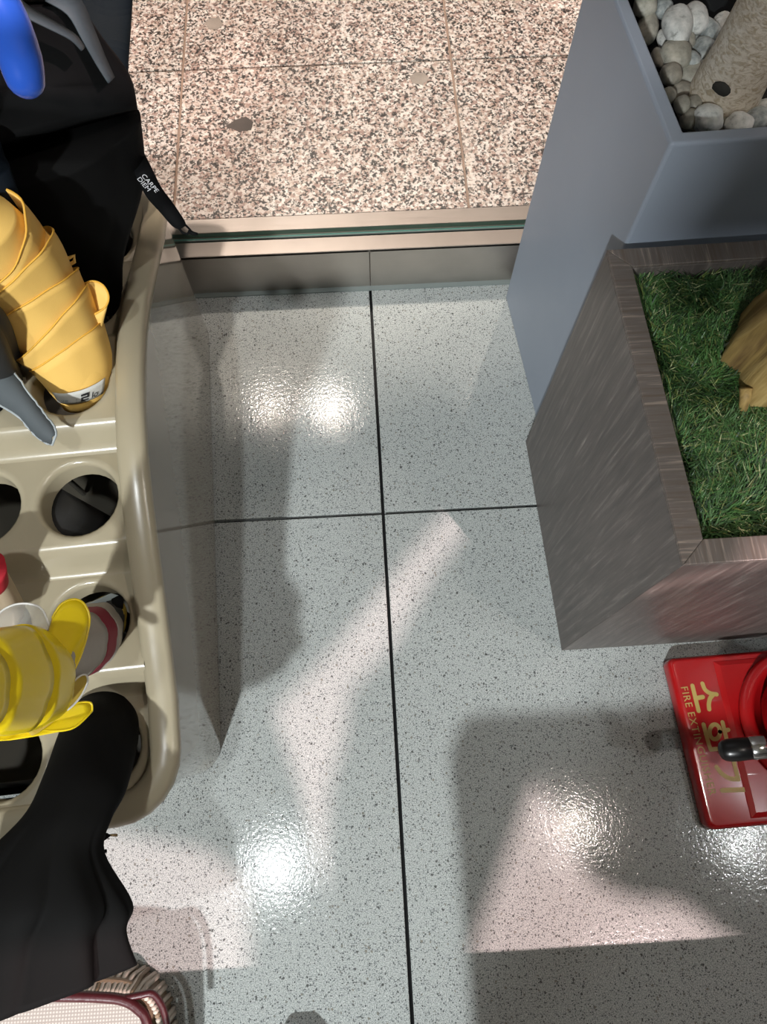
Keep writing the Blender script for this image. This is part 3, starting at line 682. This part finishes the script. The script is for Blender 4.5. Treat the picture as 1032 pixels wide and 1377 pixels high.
shoe_loft('upper', [(-.3265, -.141, .017, .018), (-.333, -.141, .021, .026), (-.36, -.141, .034, .040), (-.40, -.141, .043, .055), (-.45, -.141, .041, .080), (-.50, -.141, .034, .095), (-.56, -.141, .033, .098), (-.592, -.141, .027, .092)], .011, BROWN)
shoe_loft('sole', [(-.325, -.141, .018, .012), (-.335, -.141, .025, .012), (-.36, -.141, .038, .012), (-.40, -.141, .046, .012), (-.45, -.141, .042, .012), (-.50, -.141, .035, .012), (-.56, -.141, .036, .012), (-.596, -.141, .030, .012)], .0005, BLACKP)

# ------------------------------------------------------------ umbrellas in the stand
def pleat(n, amp, ph=0, tw=0, amp2=.0, n2=3):
    def f(a, t): return 1+amp*(abs(math.sin(a*n/2+ph+tw*t))*2-1)+amp2*math.sin(a*n2+ph*2+t*3)
    return f
def umb_empty(row, colm, label, z=None):
    p = S(ROW[row][0], COLS[colm], .014); return empty('umbrella', p, label, 'umbrella', 'umbrellas in the stand')
def shaft(parent, a, b, r=.005, mat=None): return tube('shaft', [a, b], r, mat or CHROME, parent, 10)

# 1 large black umbrella over the far rows
u = umb_empty(4, 0, 'large loosely folded black umbrella with ribbon strap at the far end of stand')
st = stations([((115, 405), (163, 416), .33, .9), ((62, 345), (166, 345), .41, .75), ((-20, 300), (191, 240), .49, .6), ((-110, 235), (187, 148), .575, .5)], 8)
loft('canopy_lower', st, BLK, u, pleat(6, .03, .4, .3, .02), 84)
st = stations([((-100, 225), (180, 148), .590, .46), ((-80, 110), (172, 106), .63, .44), ((-70, 20), (138, 62), .68, .40), ((-70, -60), (95, 5), .73, .42), ((-80, -140), (40, -60), .78, .45)], 6)
loft('canopy_upper', st, BLK2, u, pleat(4, .03, 1.1, .3, .02), 84)
# hem folds along the upper edge, slate colour paints their lit sheen
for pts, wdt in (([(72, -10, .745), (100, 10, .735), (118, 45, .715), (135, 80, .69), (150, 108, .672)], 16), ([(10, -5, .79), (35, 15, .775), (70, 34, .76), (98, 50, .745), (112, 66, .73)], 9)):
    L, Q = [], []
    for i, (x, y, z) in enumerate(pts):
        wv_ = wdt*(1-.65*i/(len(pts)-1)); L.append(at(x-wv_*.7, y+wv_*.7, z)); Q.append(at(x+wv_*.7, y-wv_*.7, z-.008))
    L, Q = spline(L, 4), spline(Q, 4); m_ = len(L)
    solid(link('sheen_fold', mesh('sheen_fold', L+Q, [(i, i+1, m_+i+1, m_+i) for i in range(m_-1)]), TEAL_SHEEN, u, True), .0015)
shaft(u, S(.655, -.11, .02), at(135, 400, .36))
# strap with lettering
P = [(178, 196, .50, 10), (192, 228, .53, 12), (207, 258, .50, 12), (223, 278, .47, 11), (240, 300, .45, 9), (246, 306, .445, 5)]
dirs = (at(240, 300, .45)-at(181, 200, .56)).normalized()
L, Q = [], []
for x, y, z, w_ in P: L.append(at(x-w_*.86, y+w_*.5, z)); Q.append(at(x+w_*.86, y-w_*.5, z+.004))
L, Q = spline(L, 4), spline(Q, 4); m_ = len(L)
so = solid(link('strap', mesh('strap', L+Q, [(i, i+1, m_+i+1, m_+i) for i in range(m_-1)]), BLK2, u, True), .0012)
tube('strap_loop', [at(*q) for q in ((242, 301, .45), (250, 303, .446), (256, 309, .443), (252, 315, .44), (246, 313, .44), (240, 306, .446))], .0016, BLK2, u, 8)
tube('strap_end', [at(254, 311, .443), at(260, 314, .442), at(266, 315, .441)], [.003, .0028, .0018], BLK2, u, 8)
ta, tb = at(190, 236, .5365), at(209, 258, .5165); td = (tb-ta); tl = td.length; td.normalize()
tu = (at(208, 248, .5215)-at(198, 254, .5165)).normalized(); tu = (tu-td*tu.dot(td)).normalized()
text_mesh('strap_lettering', 'CARPE\nDIEM', .0085, lambda x, y: ta+td*x+tu*(y-.0005), SILVER, u)
# 2 navy umbrella standing behind the black one
u = umb_empty(5, 0, 'dark navy umbrella behind the large black one against the glass')
st = stations([((118, 345), (172, 343), .27, .8), ((110, 300), (176, 300), .33, .7), ((95, 200), (180, 190), .40, .6), ((80, 110), (173, 106), .44, .5), ((85, 50), (176, 45), .47, .45), ((90, -20), (179, -20), .50, .45), ((95, -120), (175, -120), .55, .45)], 5)
loft('canopy', st, NAVY, u, pleat(5, .02, .2, .3), 60); shaft(u, S(.80, -.104, .02), at(145, 345, .27))
# 3 blue hooked handle umbrella beside it
u = umb_empty(4, 1, 'umbrella with a bright blue curved handle in front of black canopy')
hp = spline([at(33, 104, .80), at(24, 70, .815), at(4, 20, .84), at(-30, -30, .86), at(-75, -40, .86), at(-110, 10, .83), at(-120, 80, .76)], 6)
hr = [.0150+.0016*min(1, i/5) for i in range(len(hp))]; d0 = (hp[0]-hp[1]).normalized()
cap = [(hp[0]+d0*.0150*math.sin(a), .0150*math.cos(a)) for a in (1.5, 1.3, 1.05, .75, .4)]
tube('handle', [p for p, _ in cap]+hp, [max(r, .001) for _, r in cap]+hr, BLUE, u, 24)
q = S(ROW[4][0], COLS[1], .02); tube('shaft', [hp[-1], (hp[-1]+q)/2, q], .005, CHROME, u)
st_ = []
for k in range(9):
    f_ = k/8; c_ = q.lerp(hp[-1], .15+.7*f_); ax = (hp[-1]-q).normalized(); e1 = ax.orthogonal().normalized(); st_.append((c_, e1*(.016+.026*f_), ax.cross(e1)*(.016+.026*f_), ax))
loft('canopy', st_, NAVY, u, pleat(6, .15, 0, 1.2), 48)

# 4 golden yellow folded umbrella with label
u = umb_empty(3, 0, 'golden yellow folded umbrella with grey label patch and loose wraps')
core = [((84, 548), (148, 532), .345, .9), ((72, 530), (151, 512), .365, .9), ((56, 510), (152, 478), .395, .85), ((32, 482), (140, 440), .43, .8), ((8, 455), (128, 410), .46, .8), ((-25, 420), (105, 372), .50, .8), ((-50, 390), (85, 340), .535, .8), ((-75, 360), (60, 315), .57, .8), ((-110, 320), (20, 280), .62, .8)]
st = stations(core, 6); NS = len(st)-1
loft('canopy', st, YEL, u, lambda a, t: (.955+.01*math.sin(a*5+t*8))*(1-.25*max(0, .06-t)/.06), 60)
def sub_st(i0, i1, k0, k1, n=8):
    out = []
    for j in range(n+1):
        f_ = (i0+(i1-i0)*j/n)*NS; i = min(int(f_), NS-1); g = f_-i; A, B = st[i], st[i+1]; k = k0+(k1-k0)*(j/n)**1.5
        out.append((A[0].lerp(B[0], g), A[1].lerp(B[1], g)*k, A[2].lerp(B[2], g)*k, A[3].lerp(B[3], g)))
    return out
for i0, i1, k1, ph, tl_ in ((.02, .36, 1.04, .9, .022), (.24, .50, 1.09, .5, .034), (.42, .62, 1.07, 1.1, .026), (.52, .78, 1.10, .7, .034), (.70, .92, 1.08, .3, .03)):
    o = loft('canopy_wrap', sub_st(i0, i1, .95, k1), YEL, u, lambda a, t, p_=ph: 1+.022*math.sin(a*3+p_)*t+.012*math.sin(a*9+p_)*t, 60, False, False, shift=lambda a, t, p_=ph, q_=tl_: q_*t*math.cos(a-p_))
    solid(o, .0016, -1)
    m_ = o.data; nseg = 60; rimv = [m_.vertices[8*nseg+k].co.copy() for k in range(nseg)]
    tube('seam', rimv, .0011, YELD, o, 6, True)
# flared flap: an open curl beside the wraps
def trumpet(name, rim, apex, mat, parent, pipe=None, closed=True, pr=.0012, thick=.0012, n=5, bulge=.0, rings=7, apr=.3):
    """sheet that opens from a tight end to a rim outline"""
    RV = [at(*p) for p in rim]
    RV = spline(RV+[RV[0]], n)[:-1] if closed else spline(RV, n)
    AP = at(*apex); cen = sum(RV, Vector())/len(RV); m_ = len(RV); V, F = [], []
    for j in range(rings+1):
        t_ = j/rings; kk = apr+(1-apr)*t_**.7
        for p in RV:
            c_ = AP.lerp(cen, t_); V.append(c_+(p-cen)*kk+Vector((0, 0, bulge*math.sin(math.pi*t_))))
    mm = m_ if closed else m_-1
    for j in range(rings):
        for k in range(mm): F.append((j*m_+k, j*m_+(k+1) % m_, (j+1)*m_+(k+1) % m_, (j+1)*m_+k))
    o = solid(link(name, mesh(name, V, F), mat, parent, True), thick)
    if pipe: tube('piping', RV, pr, pipe, o, 8, closed)
    return o
trumpet('flared_flap', [(100, 397, .475), (110, 384, .485), (124, 378, .488), (138, 383, .486), (146, 397, .478), (143, 411, .47), (132, 420, .464), (118, 425, .462), (108, 418, .466)], (110, 480, .40), YEL, u, YELD, pr=.0012, apr=.75)
tube('tab_loop', [at(82, 355, .52), at(92, 347, .524), at(100, 344, .525), at(100, 352, .52), at(90, 358, .516), at(82, 360, .515)], .0022, YEL, u, 8)
# label patch wrapped on the lower sleeve
lst = sub_st(.135, .225, 1.0, 1.01, 4); la0, la1 = R(48), R(140)
def lp(u_, v_):
    a = la1+(la0-la1)*u_; f_ = v_*4; i = min(3, max(0, int(f_))); g = f_-i; A, B = lst[i], lst[i+1]
    c_ = A[0].lerp(B[0], g); e1 = A[1].lerp(B[1], g); e2 = A[2].lerp(B[2], g)
    return c_, (e1*math.cos(a)+e2*math.sin(a))
def lpp(u_, v_, k=1.03):
    c_, d = lp(u_, v_); return c_+d*k
V = [lpp(i/14, j/4) for j in range(5) for i in range(15)]
lb = link('label', mesh('label', V, [(j*15+i, j*15+i+1, j*15+i+16, j*15+i+15) for j in range(4) for i in range(14)]), LABEL, u, True); solid(lb, .0006, 0)
text_mesh('label_print', 'lo', .5, lambda x, y: lpp(.72+x*.34, .20+y*1.35, 1.075), INK, lb)
text_mesh('label_print', ':', .5, lambda x, y: lpp(.43+x*.30, .22+y*1.2, 1.075), INK, lb)
text_mesh('label_print', 'vg', .45, lambda x, y: lpp(.15+x*.38, .30+y*1.1, 1.075), FADE, lb)
for a0_, a1_, b0_, b1_ in ((.53, .67, .62, .76), (.53, .67, .42, .54), (.53, .67, .20, .32), (.53, .56, .2, .42), (.64, .67, .42, .7)):
    link('label_print', mesh('label_print', [lpp(a, b, 1.075) for a, b in ((a0_, b0_), (a1_, b0_), (a1_, b1_), (a0_, b1_))], [(0, 1, 2, 3)]), INK, lb)
shaft(u, S(.496, -.104, .02), at(118, 520, .37))

# 5 grey umbrella whose pointed flap hangs over the deck
u = umb_empty(3, 1, 'grey umbrella with pointed frayed flap drooping over the stand deck')
st = stations([((-60, 560), (20, 525), .33, .8), ((-80, 520), (30, 500), .40, .7), ((-110, 470), (22, 478), .47, .6), ((-150, 430), (5, 440), .54, .6), ((-190, 400), (-40, 400), .6, .6)], 5)
loft('canopy', st, CHAR, u, pleat(6, .07), 60)
ed = [((0, 474), (-25, 520), .455), ((18, 498), (-10, 538), .450), ((36, 525), (22, 558), .442), ((55, 550), (42, 580), .432), ((70, 570), (58, 594), .425), ((76, 584), (70, 598), .420)]
L = spline([at(*a, z) for a, b, z in ed], 5); Q = spline([at(*b, z-.012) for a, b, z in ed], 5); m_ = len(L)
V = L+[(a+b)/2+Vector((0, 0, .006)) for a, b in zip(L, Q)]+Q
fo = solid(link('flap', mesh('flap', V, [(j*m_+i, j*m_+i+1, (j+1)*m_+i+1, (j+1)*m_+i) for j in (0, 1) for i in range(m_-1)]), GREY, u, True), .002)
edge = L+Q[::-1]; tube('frayed_edge', [p+Vector((rnd.uniform(-1, 1), rnd.uniform(-1, 1), 0))*.0008 for p in edge], .0016, LGREY, fo, 6)
shaft(u, S(.496, -.23, .02), at(-20, 545, .35))
# 6 short dark umbrella inside a hole
u = umb_empty(2, 0, 'dark charcoal umbrella sunk inside the empty looking round hole')
a, b = S(.335, -.075, .015), S(.345, -.165, .30); ax = (b-a).normalized(); e1 = ax.orthogonal().normalized(); e2 = ax.cross(e1)
loft('canopy', [(a.lerp(b, k/6), e1*(.030+.008*k/6), e2*(.030+.008*k/6), ax) for k in range(7)], CHAR, u, pleat(6, .04), 48)
# 7 patterned compact umbrella under the yellow vinyl
u = umb_empty(1, 0, 'compact umbrella with stone grey, maroon and yellow bands under the lemon one')
seg_ = [((162, 798), (156, 858), .262, BLK2, 'dark_band'), ((146, 800), (139, 872), .270, OLIVE, 'yellow_band'), ((140, 803), (133, 880), .279, CHAR, 'charcoal_band'), ((133, 808), (124, 892), .292, STONE, 'canopy'), ((124, 815), (112, 908), .345, MAROON, 'maroon_band'), ((112, 822), (100, 914), .37, STONE, 'sleeve'), ((70, 850), (55, 930), .45, None, '')]
for A, B in zip(seg_, seg_[1:]):
    st = stations([(A[0], A[1], A[2], .85), (tuple((p+q)/2 for p, q in zip(A[0], B[0])), tuple((p+q)/2 for p, q in zip(A[1], B[1])), (A[2]+B[2])/2, .85), (B[0], B[1], B[2], .85)], 3)
    loft(A[4], st, A[3], u, pleat(8, .02), 40)
prism_pts = [at(118, 812, .32), at(150, 798, .29), at(168, 803, .265), at(140, 816, .29)]
solid(link('pale_tab', mesh('pale_tab', prism_pts, [(0, 1, 2, 3)]), PALE, u), .0015)
a, b = S(.20, -.085, .015), at(163, 832, .262); shaft(u, a, b, .012, CHAR)
# 8 lemon yellow vinyl umbrella
u = umb_empty(1, 1, 'lemon yellow vinyl umbrella with white piped petal flaps')
st = stations([((62, 880), (70, 962), .43, .7), ((45, 852), (62, 975), .47, .7), ((20, 842), (38, 984), .52, .65), ((-20, 850), (0, 990), .57, .65), ((-60, 880), (-40, 980), .62, .7), ((-80, 915), (-70, 955), .65, .7)], 6)
loft('canopy', st, LEM, u, pleat(6, .03, .5), 64)
trumpet('petal', [(71, 830, .455), (82, 813, .455), (98, 806, .45), (112, 811, .445), (120, 828, .44), (118, 850, .435), (109, 880, .435), (97, 905, .437), (86, 918, .44), (78, 880, .45)], (62, 925, .46), LEM, u, LEM, pr=.0014, apr=.35)
trumpet('clear_petal', [(-10, 838, .475), (2, 822, .472), (20, 813, .468), (40, 812, .463), (56, 819, .458), (65, 838, .455), (72, 862, .452)], (30, 900, .48), VINYL, u, WPIPE, False, apr=.5)
trumpet('petal', [(-12, 850, .50), (5, 848, .495), (20, 853, .49), (25, 868, .485)], (5, 900, .50), LEM, u, WPIPE, False, apr=.6)
trumpet('petal', [(76, 942, .43), (92, 925, .428), (106, 910, .424), (116, 908, .42), (117, 920, .42), (106, 940, .424), (88, 955, .43)], (50, 975, .44), OLIVE, u, WPIPE, apr=.5)
trumpet('petal', [(124, 956, .405), (122, 945, .408), (105, 945, .415), (80, 953, .425), (55, 965, .435), (40, 978, .44), (70, 983, .43), (100, 978, .418)], (5, 986, .455), LEM, u, LEM, apr=.45)
tube('red_button', [at(107, 824, .437), at(106, 832, .434), at(104, 840, .434)], [.006, .0085, .006], REDC, u, 16)
q = S(ROW[1][0], COLS[1], .02); shaft(u, q, at(30, 910, .50))
# 9 sand and red umbrella at the frame edge
u = umb_empty(2, 1, 'sand coloured umbrella with red stripe beside the dark hole')
st = stations([((-45, 838), (34, 822), .32, .8), ((-50, 820), (22, 795), .35, .8), ((-60, 790), (6, 765), .385, .8)], 4); loft('canopy', st, SAND, u, pleat(6, .03), 48)
st = stations([((-55, 804), (12, 778), .368, .85), ((-60, 785), (8, 755), .40, .85)], 3); loft('red_stripe', st, REDC, u, pleat(6, .03), 48)
shaft(u, S(.343, -.23, .02), at(-8, 815, .33))
# 10 black umbrella leaning out of the near corner hole
u = umb_empty(0, 0, 'black cloth umbrella leaning out of the near corner hole over the rim')
st = stations([((112, 940), (182, 958), .20, .9), ((84, 985), (187, 985), .262, .8), ((60, 1045), (172, 1055), .322, .6), ((36, 1095), (150, 1100), .345, .5), ((-10, 1140), (138, 1146), .352, .45), ((-70, 1195), (172, 1214), .35, .40), ((-100, 1250), (166, 1250), .345, .38), ((-140, 1400), (176, 1296), .335, .36)], 6)
def crease(a, t):
    g = max(0, min(1, (t-.4)/.35)); w_ = a*4+1.2*math.sin(t*2.5)
    return 1+g*(.17*abs(math.sin(w_))**.6-.10)+.03*g*math.sin(a*11+t*5)+.012*math.sin(a*5)
loft('canopy', st, BLK, u, crease, 150)
solid(link('strap', mesh('strap', [at(124, 1108, .35), at(138, 1118, .34), at(150, 1123, .335), at(138, 1132, .34), at(120, 1140, .35)], [(0, 1, 2, 3, 4)]), BLK2, u), .002)
tube('strap_tip', [at(148, 1123, .336), at(158, 1123, .333)], [.0012, .0016], BTIP, u, 8)
tube('strap_tip', [at(118, 1152, .36), at(134, 1147, .35), at(143, 1144, .345)], .002, BLK2, u, 8)
shaft(u, S(.05, -.09, .02), at(145, 960, .21))

# ------------------------------------------------------------ basket bag lying on the floor
BZ = .085
bag = empty('basket_bag', at(90, 1420, 0), 'white canvas basket bag with rattan sides and maroon leather trim', 'bag')
C0 = [(-60, 1347), (60, 1344), (150, 1347), (172, 1352), (190, 1364), (199, 1382), (203, 1440), (200, 1600), (-60, 1600)]
def zpts(L_, z): return [at(*p, z) for p in L_]
cp = spline(zpts(C0, BZ), 4)
prism('canvas_panel', [p[:2] for p in cp], BZ-.02, BZ+.001, CANVAS, bag, .003)
tube('leather_trim', spline([at(*p, BZ+.002) for p in [(-60, 1342), (60, 1340), (130, 1341), (165, 1345), (186, 1357), (198, 1376), (206, 1440), (204, 1600)]], 6), .0065, LEATH, bag, 10)
tube('leather_trim', spline([at(*p, BZ+.001) for p in [(165, 1343), (190, 1338), (204, 1336), (214, 1346), (221, 1362), (226, 1390), (228, 1450)]], 6), .0045, LEATH, bag, 10)
og = [at(*p, .04) for p in [(-60, 1312), (60, 1310), (150, 1308), (180, 1311), (200, 1322), (214, 1340), (222, 1365), (226, 1400), (227, 1600), (-60, 1600)]]
prism('woven_core', [p[:2] for p in spline(og, 4)], .004, BZ-.014, RATD, bag, .004)
# rattan loops around the side
inn = spline([at(*p, BZ) for p in [(-60, 1338), (60, 1336), (150, 1336), (176, 1337), (196, 1342), (208, 1358), (214, 1382), (216, 1450), (215, 1600)]], 10)
out_ = spline([at(*p, .03) for p in [(-60, 1307), (60, 1306), (150, 1303), (184, 1306), (206, 1319), (220, 1340), (228, 1365), (231, 1400), (231, 1600)]], 10)
def resample(P, n):
    D = [0]
    for a, b in zip(P, P[1:]): D.append(D[-1]+(b-a).length)
    o = []
    for k in range(n):
        d = D[-1]*k/(n-1); i = max(j for j in range(len(D)) if D[j] <= d+1e-9); i = min(i, len(P)-2); o.append(P[i].lerp(P[i+1], (d-D[i])/max(1e-9, D[i+1]-D[i])))
    return o
NR = 90; A, B = resample(inn, NR), resample(out_, NR)
for k in range(NR-2):
    jx = rnd.uniform(-.002, .002); a, b = A[k], B[min(NR-1, k+(1 if k % 3 else 0))]
    m1 = a.lerp(b, .6)+Vector((jx, 0, .012)); m2 = b+Vector((jx, 0, .018))
    tube('rattan_strand', spline([a, m1, m2, Vector((b.x, b.y, .006))], 3), .0034, RATTAN if k % 9 else RATD, bag, 7)
